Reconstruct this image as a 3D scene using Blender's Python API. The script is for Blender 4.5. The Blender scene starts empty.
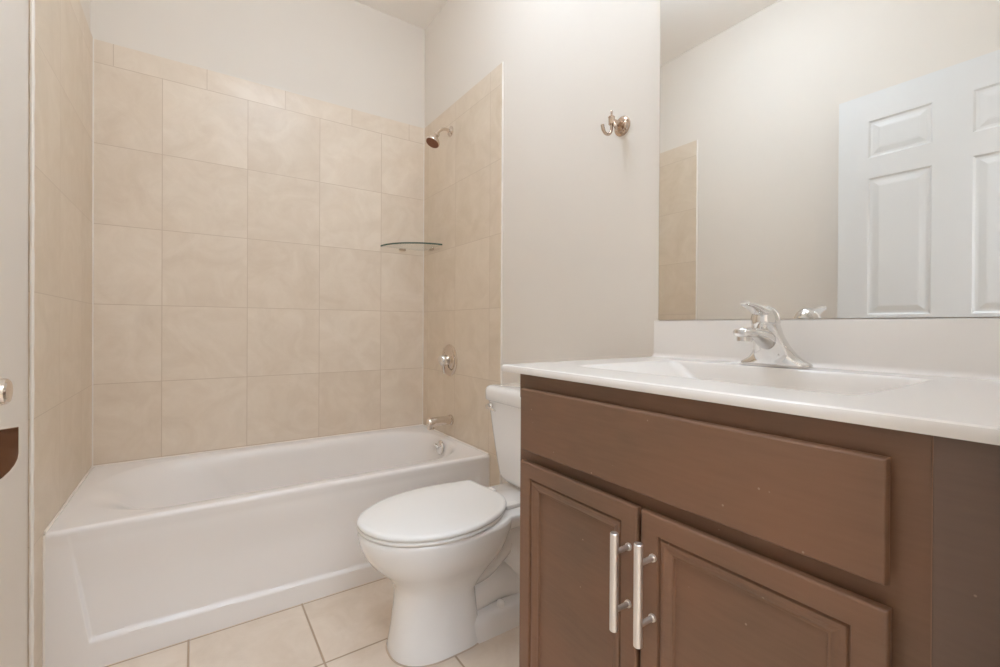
import bpy, bmesh, math
from mathutils import Vector, Matrix
S = bpy.context.scene
C = bpy.data.collections.new('bathroom'); S.collection.children.link(C)
PI = math.pi

# ------------------------------------------------------------------ camera
cam_d = bpy.data.cameras.new('camera'); cam = bpy.data.objects.new('camera', cam_d); C.objects.link(cam)
Fw = Vector((0.5615024, 0.82746693, -0.00368046)); Rt = Vector((0.82747137, -0.56148092, 0.00550585)); Up = Vector((-0.0024894, 0.00613702, 0.99997807))
M = Matrix(((Rt.x, Up.x, -Fw.x, 0.3429), (Rt.y, Up.y, -Fw.y, -2.4648), (Rt.z, Up.z, -Fw.z, 1.0), (0, 0, 0, 1)))
cam.matrix_world = M
cam_d.sensor_width = 36; cam_d.lens = 451.56 * 36 / 1000; cam_d.shift_y = -5.39 / 1000; cam_d.clip_start = 0.01
S.camera = cam
# ------------------------------------------------------------------ world, exposure
w = bpy.data.worlds.new('world'); S.world = w; w.use_nodes = True
w.node_tree.nodes['Background'].inputs[0].default_value = (1, 1, 1, 1); w.node_tree.nodes['Background'].inputs[1].default_value = 0.3
S.view_settings.view_transform = 'Standard'; S.view_settings.look = 'None'
S.view_settings.exposure = 0.10; S.view_settings.gamma = 1; S.view_settings.use_curve_mapping = False
S.cycles.max_bounces = 16; S.cycles.diffuse_bounces = 10; S.cycles.glossy_bounces = 8
BULB = 13.5; CEIL_FILL = 28.5; HALL_FILL = 17.0; LAMP = (.803, .972, 1.175, 1)

# ------------------------------------------------------------------ helpers
W = 1.47; ZC = 2.756; YF = -2.42
def srgb(h):
    h = h.lstrip('#'); v = [int(h[i:i+2], 16)/255 for i in (0, 2, 4)]
    return tuple([(c/12.92 if c <= .04045 else ((c+.055)/1.055)**2.4) for c in v] + [1])
def mat(name, col, rough=.5, metal=0, spec=.5, coat=0, bump=0, bscale=200, mottling=0, mscale=5, trans=0, ior=1.45):
    m = bpy.data.materials.new(name); m.use_nodes = True; nt = m.node_tree; b = nt.nodes['Principled BSDF']
    c = srgb(col) if isinstance(col, str) else col
    b.inputs['Base Color'].default_value = c; b.inputs['Roughness'].default_value = rough; b.inputs['Metallic'].default_value = metal
    b.inputs['Specular IOR Level'].default_value = spec; b.inputs['Coat Weight'].default_value = coat; b.inputs['Coat Roughness'].default_value = .05
    b.inputs['Transmission Weight'].default_value = trans; b.inputs['IOR'].default_value = ior
    tc = nt.nodes.new('ShaderNodeTexCoord')
    n = nt.nodes.new('ShaderNodeTexNoise'); n.inputs['Scale'].default_value = mscale; n.inputs['Detail'].default_value = 5
    nt.links.new(tc.outputs['Object'], n.inputs['Vector'])
    r = nt.nodes.new('ShaderNodeMix'); r.data_type = 'RGBA'
    r.inputs[6].default_value = tuple(x*(1-mottling) for x in c[:3]) + (1,); r.inputs[7].default_value = tuple(min(1, x*(1+mottling)) for x in c[:3]) + (1,)
    nt.links.new(n.outputs['Fac'], r.inputs[0]); nt.links.new(r.outputs[2], b.inputs['Base Color'])
    if bump:
        n2 = nt.nodes.new('ShaderNodeTexNoise'); n2.inputs['Scale'].default_value = bscale; nt.links.new(tc.outputs['Object'], n2.inputs['Vector'])
        bp = nt.nodes.new('ShaderNodeBump'); bp.inputs['Strength'].default_value = bump; bp.inputs['Distance'].default_value = .002
        nt.links.new(n2.outputs['Fac'], bp.inputs['Height']); nt.links.new(bp.outputs[0], b.inputs['Normal'])
    return m
def math_n(nt, op, a, b=None, c=None):
    n = nt.nodes.new('ShaderNodeMath'); n.operation = op
    for i, v in enumerate((a, b, c)):
        if v is None: continue
        if isinstance(v, (int, float)): n.inputs[i].default_value = v
        else: nt.links.new(v, n.inputs[i])
    return n.outputs[0]
def tile_mat(name, ua, va, uo, vo, pitch_u, pitch_v, base, dark, grout, gw=.0022, trim=None, rough=.35, gdepth=.12, tint=.05):
    """stone tile laid in a straight grid; ua, va = axes of the surface"""
    m = bpy.data.materials.new(name); m.use_nodes = True; nt = m.node_tree; b = nt.nodes['Principled BSDF']
    tc = nt.nodes.new('ShaderNodeTexCoord'); sp = nt.nodes.new('ShaderNodeSeparateXYZ'); nt.links.new(tc.outputs['Object'], sp.inputs[0])
    u = math_n(nt, 'SUBTRACT', sp.outputs[ua], uo); v = math_n(nt, 'SUBTRACT', sp.outputs[va], vo)
    if trim:
        ist = math_n(nt, 'GREATER_THAN', sp.outputs[va], trim[0])
        u = math_n(nt, 'SUBTRACT', u, math_n(nt, 'MULTIPLY', ist, trim[1]))
    ud = math_n(nt, 'DIVIDE', u, pitch_u); vd = math_n(nt, 'DIVIDE', v, pitch_v)
    uf = math_n(nt, 'FLOOR', ud); vf = math_n(nt, 'FLOOR', vd)
    def dist(x, p):
        fr = math_n(nt, 'FRACT', x); return math_n(nt, 'MULTIPLY', math_n(nt, 'MINIMUM', fr, math_n(nt, 'SUBTRACT', 1.0, fr)), p)
    d = math_n(nt, 'MINIMUM', dist(ud, pitch_u), dist(vd, pitch_v))
    mr = nt.nodes.new('ShaderNodeMapRange'); mr.interpolation_type = 'SMOOTHSTEP'
    mr.inputs[1].default_value = gw*.35; mr.inputs[2].default_value = gw*.9; nt.links.new(d, mr.inputs[0])
    cb = nt.nodes.new('ShaderNodeCombineXYZ'); nt.links.new(uf, cb.inputs[0]); nt.links.new(vf, cb.inputs[1])
    wn = nt.nodes.new('ShaderNodeTexWhiteNoise'); nt.links.new(cb.outputs[0], wn.inputs['Vector'])
    off = nt.nodes.new('ShaderNodeVectorMath'); off.operation = 'MULTIPLY_ADD'
    nt.links.new(wn.outputs['Color'], off.inputs[0]); off.inputs[1].default_value = (7, 7, 7); nt.links.new(tc.outputs['Object'], off.inputs[2])
    n = nt.nodes.new('ShaderNodeTexNoise'); n.inputs['Scale'].default_value = 6; n.inputs['Detail'].default_value = 8; n.inputs['Roughness'].default_value = .62
    n.inputs['Distortion'].default_value = 1.2
    nt.links.new(off.outputs[0], n.inputs['Vector'])
    n3 = nt.nodes.new('ShaderNodeTexNoise'); n3.inputs['Scale'].default_value = 45; n3.inputs['Detail'].default_value = 4
    nt.links.new(off.outputs[0], n3.inputs['Vector'])
    f = math_n(nt, 'MULTIPLY_ADD', n.outputs['Fac'], 2.2, -.6)
    f = math_n(nt, 'ADD', f, math_n(nt, 'MULTIPLY_ADD', n3.outputs['Fac'], .3, -.15))
    f = math_n(nt, 'ADD', f, math_n(nt, 'MULTIPLY_ADD', wn.outputs['Value'], tint*8, -tint*4))
    mx = nt.nodes.new('ShaderNodeMix'); mx.data_type = 'RGBA'; mx.clamp_factor = True
    mx.inputs[6].default_value = srgb(dark); mx.inputs[7].default_value = srgb(base); nt.links.new(f, mx.inputs[0])
    g = nt.nodes.new('ShaderNodeMix'); g.data_type = 'RGBA'; g.inputs[6].default_value = srgb(grout)
    nt.links.new(mx.outputs[2], g.inputs[7]); nt.links.new(mr.outputs[0], g.inputs[0]); nt.links.new(g.outputs[2], b.inputs['Base Color'])
    bp = nt.nodes.new('ShaderNodeBump'); bp.inputs['Strength'].default_value = gdepth; bp.inputs['Distance'].default_value = .002
    nt.links.new(mr.outputs[0], bp.inputs['Height']); nt.links.new(bp.outputs[0], b.inputs['Normal'])
    b.inputs['Roughness'].default_value = rough; b.inputs['Specular IOR Level'].default_value = .4
    return m
def wood_mat(name, base, dark, red):
    m = bpy.data.materials.new(name); m.use_nodes = True; nt = m.node_tree; b = nt.nodes['Principled BSDF']
    tc = nt.nodes.new('ShaderNodeTexCoord')
    mp = nt.nodes.new('ShaderNodeMapping'); mp.inputs['Scale'].default_value = (1, 6, 60); nt.links.new(tc.outputs['Object'], mp.inputs[0])
    n = nt.nodes.new('ShaderNodeTexNoise'); n.inputs['Scale'].default_value = 3; n.inputs['Detail'].default_value = 6; nt.links.new(mp.outputs[0], n.inputs['Vector'])
    n2 = nt.nodes.new('ShaderNodeTexNoise'); n2.inputs['Scale'].default_value = 4.5; n2.inputs['Detail'].default_value = 3; nt.links.new(tc.outputs['Object'], n2.inputs['Vector'])
    a = nt.nodes.new('ShaderNodeMix'); a.data_type = 'RGBA'; a.inputs[6].default_value = srgb(dark); a.inputs[7].default_value = srgb(base)
    nt.links.new(math_n(nt, 'MULTIPLY_ADD', n.outputs['Fac'], .9, .1), a.inputs[0])
    c = nt.nodes.new('ShaderNodeMix'); c.data_type = 'RGBA'; nt.links.new(a.outputs[2], c.inputs[6]); c.inputs[7].default_value = srgb(red)
    nt.links.new(math_n(nt, 'MULTIPLY_ADD', n2.outputs['Fac'], 1.6, -.5), c.inputs[0]); c.clamp_factor = True
    # small pale nicks in the lacquer
    v = nt.nodes.new('ShaderNodeTexVoronoi'); v.inputs['Scale'].default_value = 26; nt.links.new(tc.outputs['Object'], v.inputs['Vector'])
    spk = nt.nodes.new('ShaderNodeMapRange'); spk.inputs[1].default_value = .045; spk.inputs[2].default_value = .03; nt.links.new(v.outputs['Distance'], spk.inputs[0])
    e = nt.nodes.new('ShaderNodeMix'); e.data_type = 'RGBA'; nt.links.new(c.outputs[2], e.inputs[6]); e.inputs[7].default_value = srgb('#a58c7c')
    nt.links.new(math_n(nt, 'MULTIPLY', spk.outputs[0], .75), e.inputs[0])
    nt.links.new(e.outputs[2], b.inputs['Base Color'])
    b.inputs['Roughness'].default_value = .42; b.inputs['Specular IOR Level'].default_value = .5
    bp = nt.nodes.new('ShaderNodeBump'); bp.inputs['Strength'].default_value = .06; bp.inputs['Distance'].default_value = .001
    nt.links.new(n.outputs['Fac'], bp.inputs['Height']); nt.links.new(bp.outputs[0], b.inputs['Normal'])
    return m
def emis(name, col, s):
    m = bpy.data.materials.new(name); m.use_nodes = True; b = m.node_tree.nodes['Principled BSDF']
    b.inputs['Base Color'].default_value = (1, 1, 1, 1); b.inputs['Emission Color'].default_value = col; b.inputs['Emission Strength'].default_value = s
    return m

PAINT = mat('wall_paint', '#e8e0d6', .75, bump=.15, bscale=350, mottling=.01)
CEILP = mat('ceiling_paint', '#f4efe9', .9, mottling=.01)
TRIMP = mat('trim_paint', '#efece8', .4, mottling=.01)
DOORP = mat('door_paint', '#e4e3e1', .42, mottling=.01)
CAULK = mat('caulk', '#f2ebe2', .4, mottling=.02)
TUBW = mat('tub_enamel', '#f2ede9', .24, spec=.5, coat=.15, mottling=.005)
PORC = mat('porcelain', '#f3f0ed', .08, coat=.6, mottling=.005)
SEATP = mat('seat_plastic', '#f5f2ee', .22, mottling=.005)
MARB = mat('cultured_marble', '#ebe5df', .2, coat=.25, mottling=.01)
CHROME = mat('polished_chrome', '#e8e6e4', .06, 1, mottling=.01)
NICKEL = mat('brushed_nickel', '#dfd4c9', .16, 1, mottling=.03, bump=.02, bscale=500)
HOOKM = mat('hook_nickel', '#c9b5a4', .08, 1, mottling=.02)
BARM = mat('satin_steel', '#f4efea', .42, 1, mottling=.02)
DARKM = mat('dark_gap', '#2a1a14', .7, mottling=.05)
MIRR = mat('mirror_silver', '#f2f2f0', .0, 1, mottling=0)
GLASS = bpy.data.materials.new('shelf_glass'); GLASS.use_nodes = True; _nt = GLASS.node_tree; _b = _nt.nodes['Principled BSDF']
_b.inputs['Base Color'].default_value = srgb('#cfe3da'); _b.inputs['Roughness'].default_value = .05; _b.inputs['Alpha'].default_value = .10
GEDGE = mat('glass_edge', '#4c5f53', .2, 0)
WOOD = wood_mat('stained_wood', '#7e614c', '#694f3c', '#8c6248')
WOODD = wood_mat('stained_wood_filler', '#765f51', '#665145', '#7c6455')
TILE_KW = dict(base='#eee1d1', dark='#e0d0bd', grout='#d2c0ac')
TILE_B = tile_mat('tile_back', 0, 2, .228, .423, .327, .33, trim=(2.075, .163), **TILE_KW)
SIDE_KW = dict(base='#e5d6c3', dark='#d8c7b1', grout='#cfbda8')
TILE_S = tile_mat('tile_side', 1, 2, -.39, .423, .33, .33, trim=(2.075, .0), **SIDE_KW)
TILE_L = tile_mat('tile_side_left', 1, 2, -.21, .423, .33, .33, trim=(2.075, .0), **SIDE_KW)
FLOORT = tile_mat('floor_tile', 0, 1, .332, -.735, .335, .338, base='#ecddcd', dark='#dbc9b5', grout='#b59c82', gw=.005, rough=.3, gdepth=.5, tint=.03)

def empty(name, loc=(0, 0, 0), label=None, cat=None, group=None):
    o = bpy.data.objects.new(name, None); C.objects.link(o); o.location = loc; o.empty_display_size = .05
    if label: o['label'] = label; o['category'] = cat
    if group: o['group'] = group
    return o
def link(name, bm, m, parent=None, smooth=True, label=None, cat=None, kind=None, bevel=0, bseg=2, angle=35):
    bmesh.ops.recalc_face_normals(bm, faces=bm.faces)
    me = bpy.data.meshes.new(name); bm.to_mesh(me); bm.free()
    if smooth:
        for p in me.polygons: p.use_smooth = True
        me.set_sharp_from_angle(angle=math.radians(angle))
    o = bpy.data.objects.new(name, me); C.objects.link(o)
    for mm in (m if isinstance(m, (list, tuple)) else [m]): me.materials.append(mm)
    if parent is not None:
        o.parent = parent
        acc = Vector((0, 0, 0)); q = parent
        while q: acc += q.location; q = q.parent
        o.location = -acc      # every mesh is written in room coordinates
    if bevel:
        b = o.modifiers.new('bevel', 'BEVEL'); b.width = bevel; b.segments = bseg; b.limit_method = 'ANGLE'; b.angle_limit = math.radians(40); b.harden_normals = False
    if label: o['label'] = label
    if cat: o['category'] = cat
    if kind: o['kind'] = kind
    return o
def box(bm, x0, x1, y0, y1, z0, z1):
    v = [bm.verts.new((x, y, z)) for x in (x0, x1) for y in (y0, y1) for z in (z0, z1)]
    for f in ((0, 1, 3, 2), (4, 6, 7, 5), (0, 4, 5, 1), (2, 3, 7, 6), (0, 2, 6, 4), (1, 5, 7, 3)): bm.faces.new([v[i] for i in f])
    return v
def BM(): return bmesh.new()
def boxo(name, m, parent, *b, bevel=0, **k):
    bm = BM(); box(bm, *b); return link(name, bm, m, parent, bevel=bevel, **k)
def loft(bm, rings, cap0=True, cap1=True):
    R = [[bm.verts.new(p) for p in r] for r in rings]
    n = len(R[0])
    for a, b in zip(R, R[1:]):
        for i in range(n): bm.faces.new((a[i], a[(i+1) % n], b[(i+1) % n], b[i]))
    if cap0: bm.faces.new(R[0][::-1])
    if cap1: bm.faces.new(R[-1])
    return R
def frame_of(d):
    d = Vector(d).normalized(); a = Vector((0, 0, 1)) if abs(d.z) < .9 else Vector((1, 0, 0))
    u = d.cross(a).normalized(); return u, d.cross(u).normalized()
def lathe(bm, o, d, prof, n=32, sx=1, sy=1):
    """prof: (distance along d, radius)"""
    o = Vector(o); d = Vector(d).normalized(); u, v = frame_of(d)
    rings = [[tuple(o + d*h + (u*math.cos(2*PI*i/n)*sx + v*math.sin(2*PI*i/n)*sy)*max(r, 1e-4)) for i in range(n)] for h, r in prof]
    loft(bm, rings)
def tube(bm, pts, rad, n=14, flat=1.0):
    pts = [Vector(p) for p in pts]; rr = rad if isinstance(rad, (list, tuple)) else [rad]*len(pts)
    u = None; rings = []
    for i, p in enumerate(pts):
        d = (pts[min(i+1, len(pts)-1)] - pts[max(i-1, 0)]).normalized()
        if u is None: u, v = frame_of(d)
        else: u = (u - d*u.dot(d)).normalized(); v = d.cross(u)
        rings.append([tuple(p + (u*math.cos(2*PI*k/n) + v*math.sin(2*PI*k/n)*flat)*rr[i]) for k in range(n)])
    loft(bm, rings)
def spline(pts, k=6, closed=False):
    P = [Vector(p) for p in pts]; n = len(P); out = []
    rng = range(n) if closed else range(n-1)
    for i in rng:
        if closed: a, b, c, d = P[i-1], P[i], P[(i+1) % n], P[(i+2) % n]
        else: a, b, c, d = P[max(i-1, 0)], P[i], P[i+1], P[min(i+2, n-1)]
        for j in range(k):
            t = j/k
            out.append(.5*((2*b) + (c-a)*t + (2*a-5*b+4*c-d)*t*t + (3*b-a-3*c+d)*t**3))
    if not closed: out.append(P[-1])
    return out
def rrect(x0, x1, y0, y1, r, z, n=8):
    """rounded rectangle ring, 4*(n+1) points, matching order"""
    out = []
    r = min(r, (x1-x0)/2-1e-4, (y1-y0)/2-1e-4)
    for cx, cy, a0 in ((x1-r, y1-r, 0), (x0+r, y1-r, PI/2), (x0+r, y0+r, PI), (x1-r, y0+r, 1.5*PI)):
        for i in range(n+1):
            a = a0 + PI/2*i/n; out.append((cx+r*math.cos(a), cy+r*math.sin(a), z))
    return out

# ------------------------------------------------------------------ room
def struct(name, *b, m=PAINT): return boxo(name, m, None, *b, kind='structure', smooth=False)
struct('floor', -1.2, 2.4, -4.1, .1, -.1, 0, m=FLOORT)
struct('ceiling', -1.2, 2.4, -4.1, .1, ZC, ZC+.1, m=CEILP)
TT = .009; WR = W+.003
wb = struct('wall_back', -.1, W+.1, TT, .1, 0, ZC)
wl = struct('wall_left', -.1, -TT, YF, TT, 0, ZC)
wr = struct('wall_right', WR, W+.1, YF, TT, 0, ZC)
# front wall with the doorway the picture is taken from
DX0, DX1, DH = .06, .83, 2.06
bm = BM(); box(bm, -.1, DX0, YF-.12, YF, 0, ZC); box(bm, DX1, W+.1, YF-.12, YF, 0, ZC); box(bm, DX0, DX1, YF-.12, YF, DH, ZC)
link('wall_front', bm, PAINT, smooth=False, kind='structure')
bm = BM()
for x0, x1, z0, z1 in ((-.008, DX0+.004, 0, DH+.05), (DX1-.004, DX1+.05, 0, DH+.05), (DX0+.004, DX1-.004, DH-.004, DH+.05)):
    box(bm, x0, x1, YF, YF+.011, z0, z1); box(bm, x0, x1, YF-.131, YF-.12, z0, z1)
link('trim_1', bm, TRIMP, kind='structure', bevel=.003)
# hallway beyond the doorway
struct('wall_hall', -1.2, 2.4, -4.1, -4.0, 0, ZC)
struct('wall_hall_left', -1.2, -1.1, -4.0, YF-.12, 0, ZC)
struct('wall_hall_right', 2.3, 2.4, -4.0, YF-.12, 0, ZC)
bm = BM(); box(bm, -1.1, -.1, YF-.12, YF-.02, 0, ZC); box(bm, W+.1, 2.3, YF-.12, YF-.02, 0, ZC)
link('wall_hall_near', bm, PAINT, smooth=False, kind='structure')
# baseboards in the dry part of the room
boxo('baseboard_left', TRIMP, None, -TT, .004, YF+.012, -.84, 0, .085, kind='structure', bevel=.003)
boxo('baseboard_right', TRIMP, None, W-.01, WR, -1.68, -.83, 0, .085, kind='structure', bevel=.003)

# tile around the tub, one slab per wall
ZT = 2.166; WT = .815; WTL = .822
TR = W-.003
boxo('tile_surround', TILE_B, wb, -TT, WR, 0, TT, .36, ZT, smooth=False)
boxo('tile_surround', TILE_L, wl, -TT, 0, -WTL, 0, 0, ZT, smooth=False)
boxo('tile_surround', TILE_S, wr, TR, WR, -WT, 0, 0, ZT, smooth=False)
def caulk(parent, a, b, r=.0035):
    bm = BM(); a = Vector(a); b = Vector(b); n = max(4, int((b-a).length/.03)); pts = []; rr = []
    for i in range(n+1):
        pts.append(a.lerp(b, i/n)); rr.append(r*(1+.25*math.sin(i*2.3+a.x*9)*math.cos(i*1.1)))
    tube(bm, pts, rr, 8); return link('caulk', bm, CAULK, parent)
caulk(wb, (.001, -.001, .42), (.001, -.001, ZT), .003)
caulk(wb, (TR-.001, -.001, .42), (TR-.001, -.001, ZT), .003)
caulk(wr, (TR+.002, -WT-.0015, .0), (TR+.002, -WT-.0015, ZT), .004)
caulk(wl, (-.002, -WTL-.0015, .0), (-.002, -WTL-.0015, ZT), .0045)

# ------------------------------------------------------------------ bathtub
tub = empty('bathtub', (.735, -.37, 0), 'white enamel bathtub with a panelled apron set between the tiled walls', 'bathtub')
bm = BM()
X0, X1, Y0, Y1 = .001, TR-.001, -.727, -.004
def tz(x, y): return .4195 + (.4135-.4195)*(x/W)*(-y/.727) if y < -.4 else .4165
def ring(x0, x1, y0, y1, r, z, n=24, flat=False):
    return [(p[0], p[1], (z if flat else z + (tz(p[0], p[1]) - .4165))) for p in rrect(x0, x1, y0, y1, r, 0, n)]
rings = [ring(X0, X1, Y0, Y1, .004, .385), ring(X0, X1, Y0-.003, Y1, .006, .400), ring(X0, X1, Y0-.003, Y1, .008, .408), ring(X0+.002, X1, Y0, Y1, .01, .4145), ring(X0+.005, X1, Y0+.006, Y1, .012, .4165), ring(X0+.009, X1-.003, Y0+.011, Y1-.003, .014, .4166),
         ring(.050, 1.430, -.675, -.050, .25, .4148), ring(.062, 1.424, -.669, -.056, .25, .4125), ring(.080, 1.418, -.662, -.063, .25, .4075), ring(.103, 1.413, -.656, -.070, .25, .398), ring(.130, 1.409, -.650, -.076, .25, .382),
         ring(.162, 1.404, -.645, -.081, .25, .355), ring(.200, 1.398, -.639, -.087, .25, .31), ring(.240, 1.390, -.632, -.094, .25, .25), ring(.285, 1.378, -.622, -.104, .22, .18, flat=True),
         ring(.33, 1.358, -.607, -.119, .19, .12, flat=True), ring(.385, 1.33, -.58, -.145, .155, .085, flat=True), ring(.44, 1.29, -.55, -.176, .11, .073, flat=True), ring(.52, 1.23, -.51, -.216, .1, .07, flat=True)]
loft(bm, rings, cap0=False)
# apron: height field with the pressed-in panel
def sm(a, b, t):
    t = max(0, min(1, (t-a)/(b-a))); return t*t*(3-2*t)
NX, NZ = 220, 70; grid = []
def sgrid(k):
    t = k/NX; return .12*t/.45 if t < .45 else .12+.76*(t-.45)/.10*.0+(.12+.0)*0+.88*(t-.45)/.55
for j in range(NZ+1):
    row = []; z = .4*(j/NZ)**1.35
    for i in range(NX+1):
        s_ = sgrid(i); sh_ = (.385-z)*.145
        wgt = min(1, s_/.03) if s_ < .06 else max(0, 1-(s_-.06)/.3)
        x = X0 + (X1-X0)*s_ + sh_*wgt
        xl = .050 + sh_; xr = 1.418 - sh_
        zb = .086 - .034*(x/W)
        d = min(sm(0, .009, x-xl), sm(0, .014, xr-x), sm(-.003, .007, z-zb))
        d *= 1-sm(.22, .37, z)*.95
        row.append(bm.verts.new((x, Y0 + .012*d - .001 - .003*sm(.37, .4, z), z + (tz(x, -.7)-.4165)*(z/.4))))
    grid.append(row)
for j in range(NZ):
    for i in range(NX): bm.faces.new((grid[j][i], grid[j][i+1], grid[j+1][i+1], grid[j+1][i]))
for a, b in ((grid[0][0], (X0, Y1, 0)), ):
    pass
link('tub_shell', bm, TUBW, tub, angle=50)
caulk(tub, (.003, -.0055, .4175), (TR-.003, -.0055, .4175), .0035)
caulk(tub, (.0025, -.722, .421), (.0025, -.003, .4175), .0035)
caulk(tub, (TR-.002, -.722, .4145), (TR-.002, -.003, .4175), .0035)
caulk(tub, (TR-.002, -.7275, .003), (TR-.002, -.7275, .41), .0035)
caulk(tub, (.002, -.7285, .003), (.002, -.7285, .415), .003)
bm = BM()      # overflow plate with trip lever
o = Vector((1.4015, -.364, .372)); d = Vector((-1, 0, .16)).normalized()
lathe(bm, o, d, [(0, .001), (0, .036), (.004, .036), (.009, .032), (.012, .02), (.013, .001)], 32)
ov = link('overflow_plate', bm, CHROME, tub, label='round chrome overflow plate')
bm = BM(); tube(bm, [o+d*.01, o+d*.022+Vector((0, 0, .004)), o+d*.03+Vector((0, .008, .016))], [.006, .006, .008], 12); link('trip_lever', bm, CHROME, ov)
bm = BM(); lathe(bm, (1.2, -.364, .069), (0, 0, 1), [(0, .001), (0, .034), (.004, .032), (.005, .022), (.002, .02), (.006, .001)]); link('drain', bm, CHROME, tub)

# ------------------------------------------------------------------ shower fittings on the right wall
WX = TR
sh = empty('wall_shower', (WX, -.335, 2.03), 'small metal shower head on a bent arm high on the tiled wall', 'shower head')
bm = BM(); lathe(bm, (WX, -.335, 2.03), (-1, 0, 0), [(0, .001), (0, .027), (.003, .027), (.009, .02), (.013, .011), (.014, .001)]); link('wall_flange', bm, NICKEL, sh)
bm = BM(); path = spline([(WX-.004, -.335, 2.03), (WX-.03, -.335, 2.034), (WX-.055, -.337, 2.026), (WX-.075, -.34, 2.008), (WX-.085, -.342, 1.995)], 5)
tube(bm, path, .0085, 14); link('shower_arm', bm, NICKEL, sh)
bm = BM(); hd = Vector((-.45, -.06, -.89)).normalized(); ho = Vector((WX-.082, -.3415, 1.999))
lathe(bm, ho, hd, [(0, .001), (0, .012), (.006, .0145), (.014, .0145), (.017, .011), (.022, .0125), (.03, .018), (.045, .030), (.054, .036), (.062, .037), (.066, .0355)], 32)
hh = link('spray_head', bm, NICKEL, sh)
bm = BM(); lathe(bm, ho, hd, [(.0655, .001), (.0655, .0345), (.069, .033), (.069, .001)], 32)
u, v = frame_of(hd)
for rr, k in ((.012, 6), (.024, 12)):
    for i in range(k):
        a = 2*PI*i/k; lathe(bm, ho+hd*.0685+(u*math.cos(a)+v*math.sin(a))*rr, hd, [(0, .0018), (.002, .0014), (.002, .0001)], 8)
link('spray_face', bm, mat('spray_brown_reflection', '#8a5c45', .35, .6), hh, label='metal spray face with the brown reflection of the room put into its colour')  # brown reflection of the room painted into the metal face colour

sv = empty('shower_valve', (WX, -.335, .82), 'round chrome shower valve with a small lever, above the tub spout', 'faucet')
bm = BM(); lathe(bm, (WX, -.335, .82), (-1, 0, 0), [(0, .001), (0, .084), (.004, .084), (.008, .080), (.010, .074), (.008, .068), (.008, .060), (.014, .050), (.020, .038), (.021, .001)], 48); link('escutcheon', bm, NICKEL, sv)
bm = BM(); lathe(bm, (WX-.014, -.335, .82), (-1, 0, 0), [(0, .001), (0, .028), (.014, .029), (.026, .030), (.036, .028), (.044, .022), (.048, .012), (.049, .001)], 32); link('handle_hub', bm, CHROME, sv)
bm = BM(); tube(bm, spline([(WX-.036, -.335, .812), (WX-.040, -.337, .790), (WX-.038, -.339, .768), (WX-.036, -.34, .752)], 5), [.0095]*6+[.009]*5+[.008]*5, 14, .7); link('handle_lever', bm, CHROME, sv)

ts = empty('tub_spout', (WX, -.358, .508), 'straight chrome tub spout on the tile just above the tub rim', 'faucet')
bm = BM(); rg = []
for x, rz, ry, dz in ((0, .026, .026, 0), (.004, .028, .028, 0), (.010, .027, .027, 0), (.012, .023, .023, 0), (.04, .0225, .0225, 0), (.08, .022, .022, 0), (.100, .0225, .022, -.000), (.112, .027, .022, -.005), (.122, .030, .022, -.009), (.131, .030, .021, -.010), (.135, .027, .018, -.010), (.136, .018, .012, -.009)):
    rg.append([(WX-x, -.358+ry*math.cos(2*PI*i/28), .508+dz+rz*math.sin(2*PI*i/28)) for i in range(28)])
loft(bm, rg); link('spout_body', bm, NICKEL, ts)
bm = BM(); lathe(bm, (WX-.116, -.358, .485), (0, 0, -1), [(0, .001), (0, .015), (.012, .015), (.014, .013), (.010, .012), (.010, .001)]); link('spout_outlet', bm, NICKEL, ts)
# ------------------------------------------------------------------ glass corner shelf
gs = empty('glass_shelf', (WX, 0, 1.444), 'clear glass quarter-round corner shelf in the tub corner', 'shelf')
cx, cy = WX-.001, -.001
def arc(rb, rs, z): # back radius, side radius
    out = [(cx, cy, z)]
    for i in range(33):
        a = PI/2*i/32; out.append((cx-rb*math.cos(a), cy-rs*math.sin(a), z))
    return out
bm = BM(); loft(bm, [arc(.259, .241, 1.442), arc(.26, .242, 1.4425), arc(.26, .242, 1.4495), arc(.259, .241, 1.450)])
link('glass_plate', bm, GLASS, gs, angle=60)
bm = BM(); rA = []; 
pts = arc(.2603, .2423, 1.446)[1:]
R1 = [bm.verts.new((p[0], p[1], 1.4425)) for p in pts]; R2 = [bm.verts.new((p[0], p[1], 1.4495)) for p in pts]
R3 = [bm.verts.new((p[0]+(cx-p[0])*.012, p[1]+(cy-p[1])*.012, 1.4502)) for p in pts]; R4 = [bm.verts.new((p[0]+(cx-p[0])*.012, p[1]+(cy-p[1])*.012, 1.4418)) for p in pts]
for A, B in ((R1, R2), (R2, R3), (R3, R4), (R4, R1)):
    for i in range(len(A)-1): bm.faces.new((A[i], A[i+1], B[i+1], B[i]))
bm.faces.new((R1[0], R2[0], R3[0], R4[0])); bm.faces.new((R1[-1], R4[-1], R3[-1], R2[-1]))
link('glass_edge', bm, GEDGE, gs, label='dark green polished front edge')
for b in ((cx-.155, cx-.115, cy-.014, cy, 1.430, 1.442), (cx-.014, cx, cy-.145, cy-.105, 1.430, 1.442)):
    boxo('shelf_bracket', NICKEL, gs, *b, bevel=.003)

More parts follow.
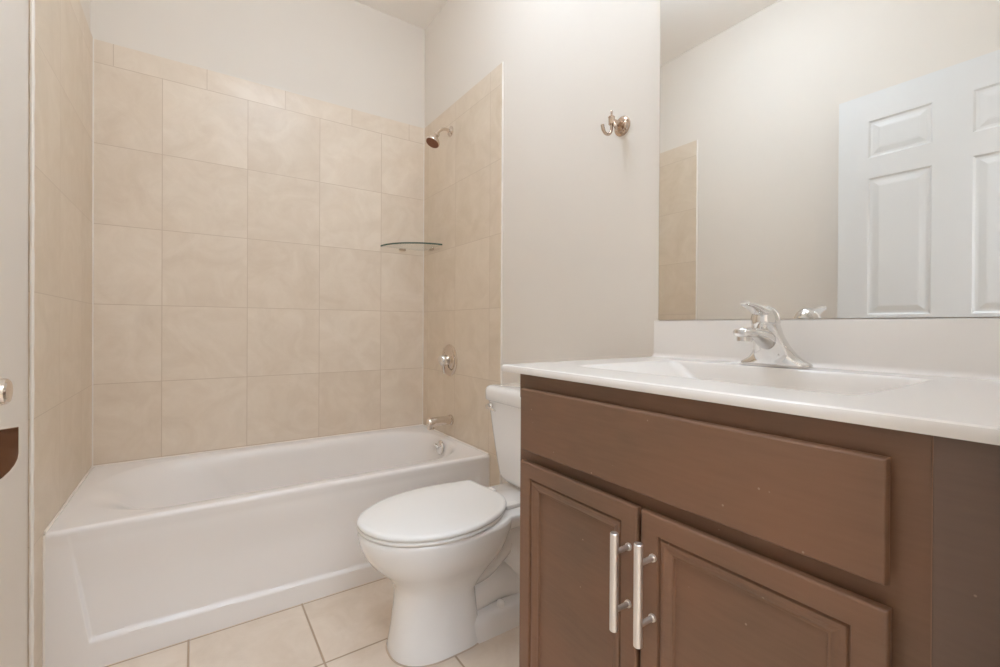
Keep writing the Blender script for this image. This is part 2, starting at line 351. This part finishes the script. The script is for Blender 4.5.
# ------------------------------------------------------------------ robe hook
rh = empty('robe_hook', (W, -1.489, 1.64), 'polished metal robe hook with round plate on the wall left of the mirror', 'hook')
bm = BM(); lathe(bm, (WR, -1.489, 1.64), (-1, 0, 0), [(0, .001), (0, .031), (.004, .031), (.007, .028), (.009, .022), (.012, .020), (.014, .012), (.016, .001)], 40); link('wall_plate', bm, HOOKM, rh)
bm = BM(); tube(bm, [(W-.012, -1.489, 1.644), (W-.048, -1.489, 1.644)], .009, 18)
lathe(bm, (W-.048, -1.489, 1.632), (0, 0, 1), [(0, .001), (0, .008), (.002, .010), (.006, .0095), (.018, .0095), (.024, .0105), (.027, .008), (.030, .0035), (.038, .0028), (.041, .004), (.044, .003), (.0455, .0005)], 20); link('hook_post', bm, HOOKM, rh)
bm = BM()
tube(bm, spline([(W-.048, -1.489, 1.636), (W-.048, -1.488, 1.614), (W-.056, -1.486, 1.602), (W-.067, -1.483, 1.602), (W-.075, -1.481, 1.612), (W-.079, -1.480, 1.628)], 5), [.005]*10+[.0048]*10+[.0055]*6, 12); link('hook_prong', bm, HOOKM, rh)
bm = BM()
tube(bm, spline([(W-.047, -1.496, 1.638), (W-.045, -1.503, 1.620), (W-.050, -1.510, 1.612), (W-.060, -1.516, 1.618)], 5), .0048, 12); link('hook_prong', bm, HOOKM, rh)

# ------------------------------------------------------------------ toilet
TY = -1.15
to = empty('toilet', (1.15, TY, 0), 'white two-piece toilet with closed lid between the tub and the wooden vanity', 'toilet')
def egg(xf, xb, hw, z, xm=None, pf=2.0, pb=3.0, yc=TY, n=64):
    """closed ring, front (low x) elliptic, back squarer"""
    xm = (xf*.45+xb*.55) if xm is None else xm; out = []
    for i in range(n):
        t = 2*PI*i/n; c, s = math.cos(t), math.sin(t)
        p = pb if c > 0 else pf; L = (xb-xm) if c > 0 else (xm-xf)
        x = xm + L*math.copysign(abs(c)**(2/p), c); y = yc + hw*math.copysign(abs(s)**(2/(p if c > 0 else pf)), s)
        out.append((x, y, z))
    return out
bm = BM()
prof = [ # z, xf, xb, hw, pf, pb, xm
 (0, .838, 1.115, .112, 2.3, 5, .98), (.012, .836, 1.116, .112, 2.3, 5, .98), (.03, .840, 1.113, .108, 2.3, 5, .98), (.08, .848, 1.108, .101, 2.3, 5, .98),
 (.14, .856, 1.104, .097, 2.3, 4.5, .98), (.17, .858, 1.104, .099, 2.3, 4, .98), (.195, .856, 1.128, .106, 2.2, 3.6, .98), (.218, .846, 1.155, .115, 2.2, 3.3, .98), (.24, .830, 1.178, .127, 2.1, 3.1, .98),
 (.265, .805, 1.20, .144, 2.05, 3, .98), (.29, .780, 1.215, .161, 2, 2.8, .98), (.32, .760, 1.225, .174, 2, 2.8, .98), (.35, .749, 1.235, .182, 2, 2.8, .98), (.375, .745, 1.24, .185, 2, 2.8, .98), (.383, .747, 1.24, .183, 2, 2.8, .98), (.387, .755, 1.235, .176, 2, 2.8, .98)]
loft(bm, [egg(a[1], a[2], a[3], a[0], a[6], a[4], a[5]) for a in prof])
# deck under the tank
loft(bm, [egg(1.10, 1.445, w_, z_, 1.28, 6, 6) for z_, w_ in ((.325, .09), (.335, .115), (.345, .128), (.37, .135), (.383, .135), (.388, .130))])
# trapway running back and down
tr = spline([(1.02, TY, .235), (1.12, TY, .22), (1.19, TY, .255), (1.24, TY, .285), (1.29, TY, .23), (1.31, TY, .13), (1.32, TY, .04)], 6)
tube(bm, tr, [.088-.018*i/(len(tr)-1) for i in range(len(tr))], 28)
tr2 = spline([(1.08, TY, .10), (1.16, TY, .125), (1.25, TY, .12), (1.38, TY, .07)], 5)
tube(bm, tr2, [.070, .072, .074, .075, .076, .076, .076, .075, .074, .073, .071, .069, .066, .062, .056, .05], 24)
# rear foot
loft(bm, [egg(1.03, 1.40, .108, 0, 1.2, 6, 3), egg(1.03, 1.40, .1025, .045, 1.2, 6, 3), egg(1.032, 1.395, .100, .062, 1.2, 6, 3), egg(1.035, 1.39, .094, .071, 1.2, 6, 3), egg(1.04, 1.38, .084, .075, 1.2, 6, 3)])
link('bowl', bm, PORC, to, angle=60)
for s in (-1, 1):
    bm = BM(); lathe(bm, (1.19, TY+s*.078, .072), (0, 0, 1), [(0, .001), (0, .015), (.010, .0145), (.017, .010), (.020, .004), (.0205, .001)], 20); link('bolt_cap', bm, SEATP, to)
# floor caulk line round the foot
bm = BM(); pts = egg(.8335, 1.119, .1145, .001, .98, 2.3, 5); loft(bm, [pts, egg(.8355, 1.117, .1125, .004, .98, 2.3, 5)]); link('base_seal', bm, mat('toilet_seal', '#c9b7a4', .6), to, label='thin tan seal line')
# seat ring and lid (slightly skewed on its hinges)
lidp = [(1.219, -.986), (1.226, -1.05), (1.234, -1.12), (1.234, -1.175), (1.212, -1.228), (1.165, -1.278), (1.106, -1.313), (1.028, -1.337), (.945, -1.337), (.862, -1.312), (.798, -1.268), (.761, -1.212), (.746, -1.152), (.752, -1.098), (.792, -1.040), (.874, -.985), (.98, -.957), (1.085, -.957), (1.16, -.968), (1.205, -.974)]
def offs(P, d, z):
    n = len(P); out = []
    for i in range(n):
        t = (Vector(P[(i+1) % n][:2]) - Vector(P[i-1][:2])).normalized(); nn = Vector((t.y, -t.x))
        out.append((P[i][0]+nn.x*d, P[i][1]+nn.y*d, z))
    return out
def outline(P): return [(p.x, p.y, 0) for p in spline([(a, b, 0) for a, b in P], 5, True)]
LP = outline(lidp)
area = sum(LP[i-1][0]*LP[i][1]-LP[i][0]*LP[i-1][1] for i in range(len(LP)))
SG = 1 if area > 0 else -1
SZ = .387
def dome(P, z, k):
    c = Vector((.99, -1.147)); return [(c.x+(p[0]-c.x)*k, c.y+(p[1]-c.y)*k, z) for p in P]
bm = BM(); loft(bm, [offs(LP, -.010*SG, SZ+.013), offs(LP, -.001*SG, SZ+.015), offs(LP, .0005*SG, SZ+.019), offs(LP, -.001*SG, SZ+.025), offs(LP, -.005*SG, SZ+.0285), dome(LP, SZ+.0300, .93), dome(LP, SZ+.0312, .7), dome(LP, SZ+.032, .35)])
link('seat_lid', bm, SEATP, to, angle=60)
seatp = outline([(x if x < 1.15 else x-.004, y) for x, y in lidp])
inner = outline([(x, y) for x, y in [(1.12, -1.06), (1.13, -1.15), (1.11, -1.22), (1.06, -1.25), (.98, -1.265), (.9, -1.25), (.83, -1.2), (.815, -1.15), (.83, -1.09), (.9, -1.035), (.98, -1.02), (1.06, -1.03)]])
bm = BM()
SP = [offs(seatp, -.006*SG, SZ+.001), offs(seatp, -.001*SG, SZ+.003), offs(seatp, .0*SG, SZ+.007), offs(seatp, -.003*SG, SZ+.0115)]
loft(bm, SP)
link('seat', bm, SEATP, to, angle=60)
bm = BM()
bm.free()
for y in (-1.075, -1.225): boxo('seat_hinge', SEATP, to, 1.205, 1.262, y-.016, y+.016, SZ+.001, SZ+.017, bevel=.004)
# tank
def tankring(z, xf, xb, hw, r=.03): return [(p[0], p[1], p[2]) for p in rrect(xf, xb, TY-hw, TY+hw, r, z, 6)]
bm = BM()
rg = []
for i in range(25):
    t = i/24; z = .392 + (.712-.392)*t
    hw = .150 + .042*t**.9 - .03*max(0, 1-t*8)**2; xf = 1.335 - .037*t**.7 + .02*max(0, 1-t*8)**2
    rg.append(tankring(z, xf, 1.455-.0, hw, .035))
loft(bm, rg); link('tank', bm, PORC, to, angle=60)
bm = BM(); loft(bm, [tankring(.712, 1.294, 1.458, .191, .032), tankring(.716, 1.287, 1.46, .197, .034), tankring(.752, 1.286, 1.461, .198, .034), tankring(.763, 1.290, 1.458, .194, .032), tankring(.769, 1.298, 1.45, .186, .028), tankring(.771, 1.31, 1.44, .17, .02)])
link('tank_lid', bm, PORC, to, angle=60)
bm = BM(); lathe(bm, (1.297, -.999, .692), (-1, 0, 0), [(0, .001), (0, .014), (.004, .014), (.008, .010), (.012, .009), (.018, .010), (.020, .001)], 24)
tube(bm, spline([(1.281, -.999, .692), (1.277, -1.012, .690), (1.277, -1.035, .686), (1.279, -1.055, .683)], 4), .0045, 12); link('flush_lever', bm, CHROME, to)

# ------------------------------------------------------------------ vanity cabinet
XF, XD = .928, .908; VY0, VY1 = -2.34, -1.682; CT = .9155; CB = .900
vc = empty('vanity_cabinet', (1.2, -2.0, 0), 'dark brown stained wood vanity cabinet with one wide drawer front over two doors', 'cabinet')
bm = BM(); box(bm, XF+.001, XF+.02, -2.418, VY1, .09, CB-.0005); box(bm, XF+.02, 1.468, VY1-.016, VY1, .09, CB-.0005); box(bm, XF+.02, 1.468, -2.418, -2.402, .09, CB-.0005)
box(bm, XF+.02, 1.468, -2.402, VY1-.016, .09, .11); box(bm, 1.456, 1.468, -2.402, VY1-.016, .11, CB-.0005); box(bm, XF+.06, 1.468, -2.418, VY1, 0, .09)
# recess behind doors left solid: dark reveal lines are modelled by the overlays
link('carcass', bm, WOOD, vc, bevel=.001)
bm = BM()
box(bm, XF-.018+.018, XF+.004, VY0+.0005, VY1, CB-.052, CB-.001)
link('face_frame', bm, WOOD, vc)
bm = BM(); box(bm, XF-.0008, XF+.01, -2.418, VY0-.0012, .09, CB-.001); link('filler_panel', bm, WOODD, vc, bevel=.0006, label='darker end panel beside the face frame')
bm = BM(); box(bm, XF-.0005, XF+.001, VY0-.0012, VY0-.0002, .2, CB-.001); link('panel_seam', bm, mat('seam_wood', '#8e6d58', .6), vc)
def frect(x, y0, y1, z0, z1, i): return [(x, y0+i, z0+i), (x, y1-i, z0+i), (x, y1-i, z1-i), (x, y0+i, z1-i)]
def slab(y0, y1, z0, z1, prof, name, parent, m=WOOD):
    bm = BM(); loft(bm, [frect(x, y0, y1, z0, z1, i) for x, i in prof])
    return link(name, bm, m, parent, smooth=False, bevel=.0008, bseg=2)
# drawer front: raised slab with stepped edge
E0 = [(XF, .012), (XF-.0095, .012), (XF-.0095, 0), (XF-.013, 0), (XD+.0035, .0008), (XD+.001, .0016), (XD, .0035)]
slab(-2.312, -1.709, .744, .872, E0, 'drawer_front', vc)
DP = [(XF, .009), (XF-.0085, .009), (XF-.0085, 0), (XD+.005, 0), (XD+.001, .001), (XD, .003), (XD, .0305), (XD+.0055, .0312), (XD+.0055, .0335), (XD+.002, .0355), (XD+.002, .041), (XD+.004, .046), (XD+.0065, .0505), (XD+.0065, .0535), (XD+.0105, .0540), (XD+.0105, .06)]
handles = []
for y0, y1, hy, z1, z0, lab in ((-2.0095, -1.710, -1.995, .6865, .537, 'left door, opening away from the middle'), (-2.314, -2.0165, -2.040, .688, .539, 'right door, opening away from the middle')):
    d = slab(y0, y1, .125, .722, DP, 'door', vc); 
    bm = BM(); lathe(bm, (.8745, hy, z0), (0, 0, 1), [(0, .001), (0, .0055), (.001, .0065), (z1-z0-.001, .0065), (z1-z0, .0055), (z1-z0, .001)], 20)
    h = link('handle', bm, BARM, d, label='satin steel bar handle')
    for pz in (z0+.03, z1-.03):
        bm = BM(); lathe(bm, (.879, hy, pz), (1, 0, 0), [(0, .004), (XD-.879-.003, .004), (XD-.879-.003, .0058), (XD-.879, .006)], 16); link('handle_post', bm, BARM, h)

# ------------------------------------------------------------------ countertop with moulded basin
ct = empty('sink_countertop', (1.2, -2.0, .9155), 'white cultured marble vanity top with moulded sink basin and low backsplash', 'countertop')
CX0, CX1, CY0, CY1 = .910, WR-.0005, -2.419, -1.630
bm = BM()
def rr_(x0, x1, y0, y1, r, z): return rrect(x0, x1, y0, y1, r, z, 8)
loft(bm, [rr_(CX0+.006, CX1, CY0, CY1-.004, .004, CB), rr_(CX0+.001, CX1, CY0, CY1-.001, .006, CB+.001), rr_(CX0, CX1, CY0, CY1, .008, CB+.005), rr_(CX0, CX1, CY0, CY1, .008, CT-.005), rr_(CX0+.0015, CX1, CY0, CY1-.0015, .008, CT-.0015), rr_(CX0+.005, CX1, CY0, CY1-.005, .008, CT), rr_(CX0+.009, CX1-.002, CY0+.002, CY1-.009, .008, CT), rr_(1.022, 1.372, -2.257, -1.732, .028, CT),
  rr_(1.027, 1.366, -2.251, -1.738, .026, CT), rr_(1.031, 1.363, -2.247, -1.743, .024, CT-.0008), rr_(1.036, 1.360, -2.242, -1.752, .024, CT-.004),
  rr_(1.046, 1.356, -2.235, -1.785, .03, CT-.025), rr_(1.060, 1.350, -2.222, -1.84, .035, CT-.06), rr_(1.074, 1.340, -2.195, -1.885, .04, CT-.09), rr_(1.095, 1.30, -2.15, -1.92, .05, CT-.105), rr_(1.15, 1.25, -2.05, -1.98, .035, CT-.11)], cap0=False)
link('countertop', bm, MARB, ct, angle=40)
bm = BM(); BX = 1.450; prof2 = [(CX1, CT-.003), (CX1, 1.0187), (BX+.004, 1.0187), (BX+.001, 1.0177), (BX, 1.015)]
for i in range(9):
    a = PI/2*i/8; prof2.append((BX-.011*(1-math.cos(a)) if False else BX-.012*(1-math.cos(a)), CT+.0125-.012*math.sin(a)))
prof2.append((BX-.012, CT-.003)); A = [(x, CY0, z) for x, z in prof2]; B = [(x, CY1, z) for x, z in prof2]
loft(bm, [A, B]); link('backsplash', bm, MARB, ct, angle=40)
bm = BM(); lathe(bm, (1.2, -2.015, CT-.111), (0, 0, 1), [(0, .001), (0, .022), (.003, .021), (.004, .013), (.007, .012), (.008, .001)]); link('drain', bm, CHROME, ct)

# ------------------------------------------------------------------ faucet
FY = -1.980; FX = 1.408
fa = empty('sink_faucet', (FX, FY, CT), 'chrome single-lever sink faucet standing at the back of the white vanity top', 'faucet')
N = 48
def fring(z, ly, lx, p, dx=0): # superellipse long in y
    out = []
    for i in range(N):
        t = 2*PI*i/N; c, s = math.cos(t), math.sin(t)
        out.append((FX+dx+lx*math.copysign(abs(c)**(2/p), c), FY+ly*math.copysign(abs(s)**(2/p), s), CT+z+.12*max(0, z-.05)*(-c)*lx/.03*0))
    return out
bm = BM()
loft(bm, [fring(z, ly, lx, p, dx) for z, ly, lx, p, dx in ((.0006, .073, .0265, 2.5, 0), (.004, .074, .0275, 2.5, 0), (.008, .072, .027, 2.4, -.001), (.013, .064, .0265, 2.3, -.002), (.019, .055, .0265, 2.1, -.003), (.027, .047, .027, 2, -.006),
  (.037, .040, .028, 2, -.010), (.048, .035, .030, 2, -.017), (.060, .0315, .030, 2, -.026), (.072, .0295, .0285, 2, -.034), (.084, .0285, .028, 2, -.040), (.092, .0275, .027, 2, -.043))])
link('faucet_body', bm, CHROME, fa, angle=60)
bm = BM(); sp_ = []
for x, z, hw, hh_ in ((-.012, .050, .020, .022), (-.035, .058, .023, .022), (-.060, .066, .0235, .0175), (-.085, .071, .023, .0135), (-.110, .074, .022, .0115), (-.132, .075, .020, .0105), (-.145, .075, .016, .009), (-.150, .075, .009, .006)):
    sp_.append([(FX+x, FY+hw*math.cos(2*PI*i/28), CT+z+hh_*math.sin(2*PI*i/28)) for i in range(28)])
loft(bm, sp_); spo = link('spout', bm, CHROME, fa, angle=60)
bm = BM(); lathe(bm, (FX-.130, FY, CT+.067), (0, 0, -1), [(0, .001), (0, .0145), (.009, .0145), (.011, .0125), (.009, .011), (.009, .001)], 24); link('aerator', bm, CHROME, spo)
# handle: hood leaning forward, ending in a short upturned lever
bm = BM(); lathe(bm, (FX-.043, FY, CT+.0925), (-.10, 0, 1), [(0, .0272), (.003, .0282), (.012, .0278), (.022, .0255), (.030, .0215), (.036, .015), (.0395, .007), (.040, .0005)], 36)
pts = spline([(FX-.048, FY, CT+.117), (FX-.070, FY, CT+.121), (FX-.090, FY, CT+.127), (FX-.108, FY, CT+.131), (FX-.122, FY, CT+.132), (FX-.131, FY, CT+.136)], 4)
rg = []
for i, p_ in enumerate(pts):
    t = i/(len(pts)-1); hw = .019-.010*t; th = .011-.0075*min(1, t*1.3)
    rg.append([(p_.x+.3*th*math.sin(2*PI*k/20), FY+hw*math.copysign(abs(math.cos(2*PI*k/20))**.7, math.cos(2*PI*k/20)), p_.z+th*math.copysign(abs(math.sin(2*PI*k/20))**.7, math.sin(2*PI*k/20))) for k in range(20)])
loft(bm, rg); link('lever_handle', bm, CHROME, fa, angle=60)

# ------------------------------------------------------------------ wall mirror
mi = empty('wall_mirror', (W, -2.02, 1.49), 'large frameless wall mirror above the vanity backsplash', 'mirror')
bm = BM(); box(bm, 1.4655, WR-.0002, -2.415, -1.633, 1.021, 1.995); link('mirror_edge', bm, mat('mirror_edge_glass', '#c9beb2', .3, .0), mi)
bm = BM(); vs = [bm.verts.new(p) for p in ((1.465, -2.414, 1.0212), (1.465, -1.6345, 1.0212), (1.465, -1.6345, 1.9935), (1.465, -2.414, 1.9935))]
vs2 = [bm.verts.new((1.4656, v.co.y, v.co.z)) for v in vs]
bm.faces.new(vs); bm.faces.new(vs2[::-1])
for i in range(4): bm.faces.new((vs[i], vs2[i], vs2[(i+1) % 4], vs[(i+1) % 4]))
link('mirror_glass', bm, MIRR, mi, smooth=False)

# ------------------------------------------------------------------ six panel door, open along the left wall
dx1 = .100; DY0, DY1, DZ0, DZ1 = -2.366, -1.604, .012, 2.044
do = empty('door_1', (.08, DY0, 0)); do['kind'] = 'structure'
bm = BM()
box(bm, dx1-.029, dx1-.0065, DY0, DY1, DZ0, DZ1)
st, pw, mu = .109, .2165, .111
ys = [(DY1-st-pw, DY1-st), (DY1-st-2*pw-mu, DY1-st-pw-mu)]
zs = [(.235, .84), (1.058, 1.67), (1.755, 1.925)]
# stiles and rails around the pockets
yb = [DY0] + sorted([c for q_ in ys for c in q_]) + [DY1]; zb = [DZ0] + [c for q_ in zs for c in q_] + [DZ1]
for side in (1, -1):
    xf_, xi = (dx1, dx1-.0066) if side == 1 else (dx1-.035, dx1-.0289)
    for a in range(len(yb)-1):
        for b in range(len(zb)-1):
            if a % 2 == 1 and b % 2 == 1:
                prof = [(0, 0), (.003, .0), (.010, .0055), (.014, .006), (.020, .006), (.040, .0015), (.046, .001)]
                rings = [[(xf_-side*dd, yb[a]+i_, zb[b]+i_), (xf_-side*dd, yb[a+1]-i_, zb[b]+i_), (xf_-side*dd, yb[a+1]-i_, zb[b+1]-i_), (xf_-side*dd, yb[a]+i_, zb[b+1]-i_)] for i_, dd in prof]
                loft(bm, rings, cap0=False)
            else: box(bm, min(xf_, xi), max(xf_, xi), yb[a], yb[a+1], zb[b], zb[b+1])
bmesh.ops.remove_doubles(bm, verts=bm.verts, dist=1e-5)
link('door_leaf', bm, DOORP, do, smooth=False)
bm = BM(); KY, KZ = -1.668, .917
lathe(bm, (dx1, KY, KZ), (1, 0, 0), [(0, .001), (0, .031), (.003, .031), (.008, .026), (.010, .0150), (.040, .0150), (.042, .0162), (.050, .0165), (.054, .0155), (.056, .013), (.0563, .001)], 36)
link('door_knob', bm, NICKEL, do, label='round brushed metal door knob')
bm = BM()      # rounded polished plate below the knob
cxp, cyp = dx1+.006, -1.700
pl = [(-.006, .871), (.070, .871), (.070, .838)] + [(-.006+.076*math.cos(a), .838-.045*math.sin(a)) for a in [PI/2*i/10 for i in range(1, 11)]]
dirp = Vector((.8, .6, 0)); nrm = Vector((-dirp.y, dirp.x, 0))
r1 = [tuple(Vector((cxp, cyp, z)) + dirp*s_) for s_, z in pl]; r2 = [tuple(Vector(p) + nrm*.003) for p in r1]
loft(bm, [r1, r2]); link('latch_plate', bm, HOOKM, do, bevel=.0006, label='polished metal plate with a rounded lower corner, below the knob')
for z in (.25, 1.03, 1.8):
    bm = BM(); lathe(bm, (dx1-.02, DY0-.008, z-.045), (0, 0, 1), [(0, .001), (0, .007), (.09, .007), (.09, .001)], 16); link('hinge', bm, NICKEL, do)

# ------------------------------------------------------------------ vanity light bar, plus added ceiling and hall fill lights
vl = empty('vanity_light', (W, -1.98, 2.2), 'three-bulb vanity light bar on the wall above the mirror', 'lamp')
boxo('back_plate', NICKEL, vl, W-.03, W-.001, -2.22, -1.74, 2.16, 2.25, bevel=.006)
EM = emis('bulb_glow', LAMP, BULB)
for y in (-1.83, -1.98, -2.13):
    bm = BM(); lathe(bm, (W-.03, y, 2.205), (-1, 0, 0), [(0, .001), (0, .02), (.03, .018), (.045, .022), (.045, .001)], 20); link('lamp_socket', bm, NICKEL, vl)
    bm = BM(); bmesh.ops.create_uvsphere(bm, u_segments=24, v_segments=16, radius=.045, matrix=Matrix.Translation((W-.115, y, 2.19))); link('bulb', bm, EM, vl)
cl = empty('ceiling_fill', (.80, -1.32, ZC), 'added unseen fill light, round white glass on the ceiling over the middle of the bathroom', 'lamp')  # added fill lamp, out of view, brightens ceiling and tub area
bm = BM(); lathe(bm, (.80, -1.32, ZC-.001), (0, 0, -1), [(0, .001), (0, .07), (.02, .06), (.024, .02), (.09, .016), (.09, .001)], 40); link('fill_base', bm, TRIMP, cl)
bm = BM(); lathe(bm, (.80, -1.32, ZC-.08), (0, 0, -1), [(0, .001), (.004, .06), (.02, .105), (.05, .13), (.08, .125), (.11, .09), (.125, .04), (.13, .001)], 40); link('fill_diffuser', bm, emis('ceiling_fill_glow', LAMP, CEIL_FILL), cl)
hl = empty('hall_fill', (.45, -3.3, ZC), 'added unseen fill light, large flush square on the hallway ceiling', 'lamp')  # added fill lamp, out of view, sends soft light in through the doorway
boxo('fill_base', TRIMP, hl, .0, .9, -3.7, -2.9, ZC-.03, ZC-.001)
boxo('fill_diffuser', emis('hall_fill_glow', LAMP, HALL_FILL), hl, .02, .88, -3.68, -2.92, ZC-.05, ZC-.031)
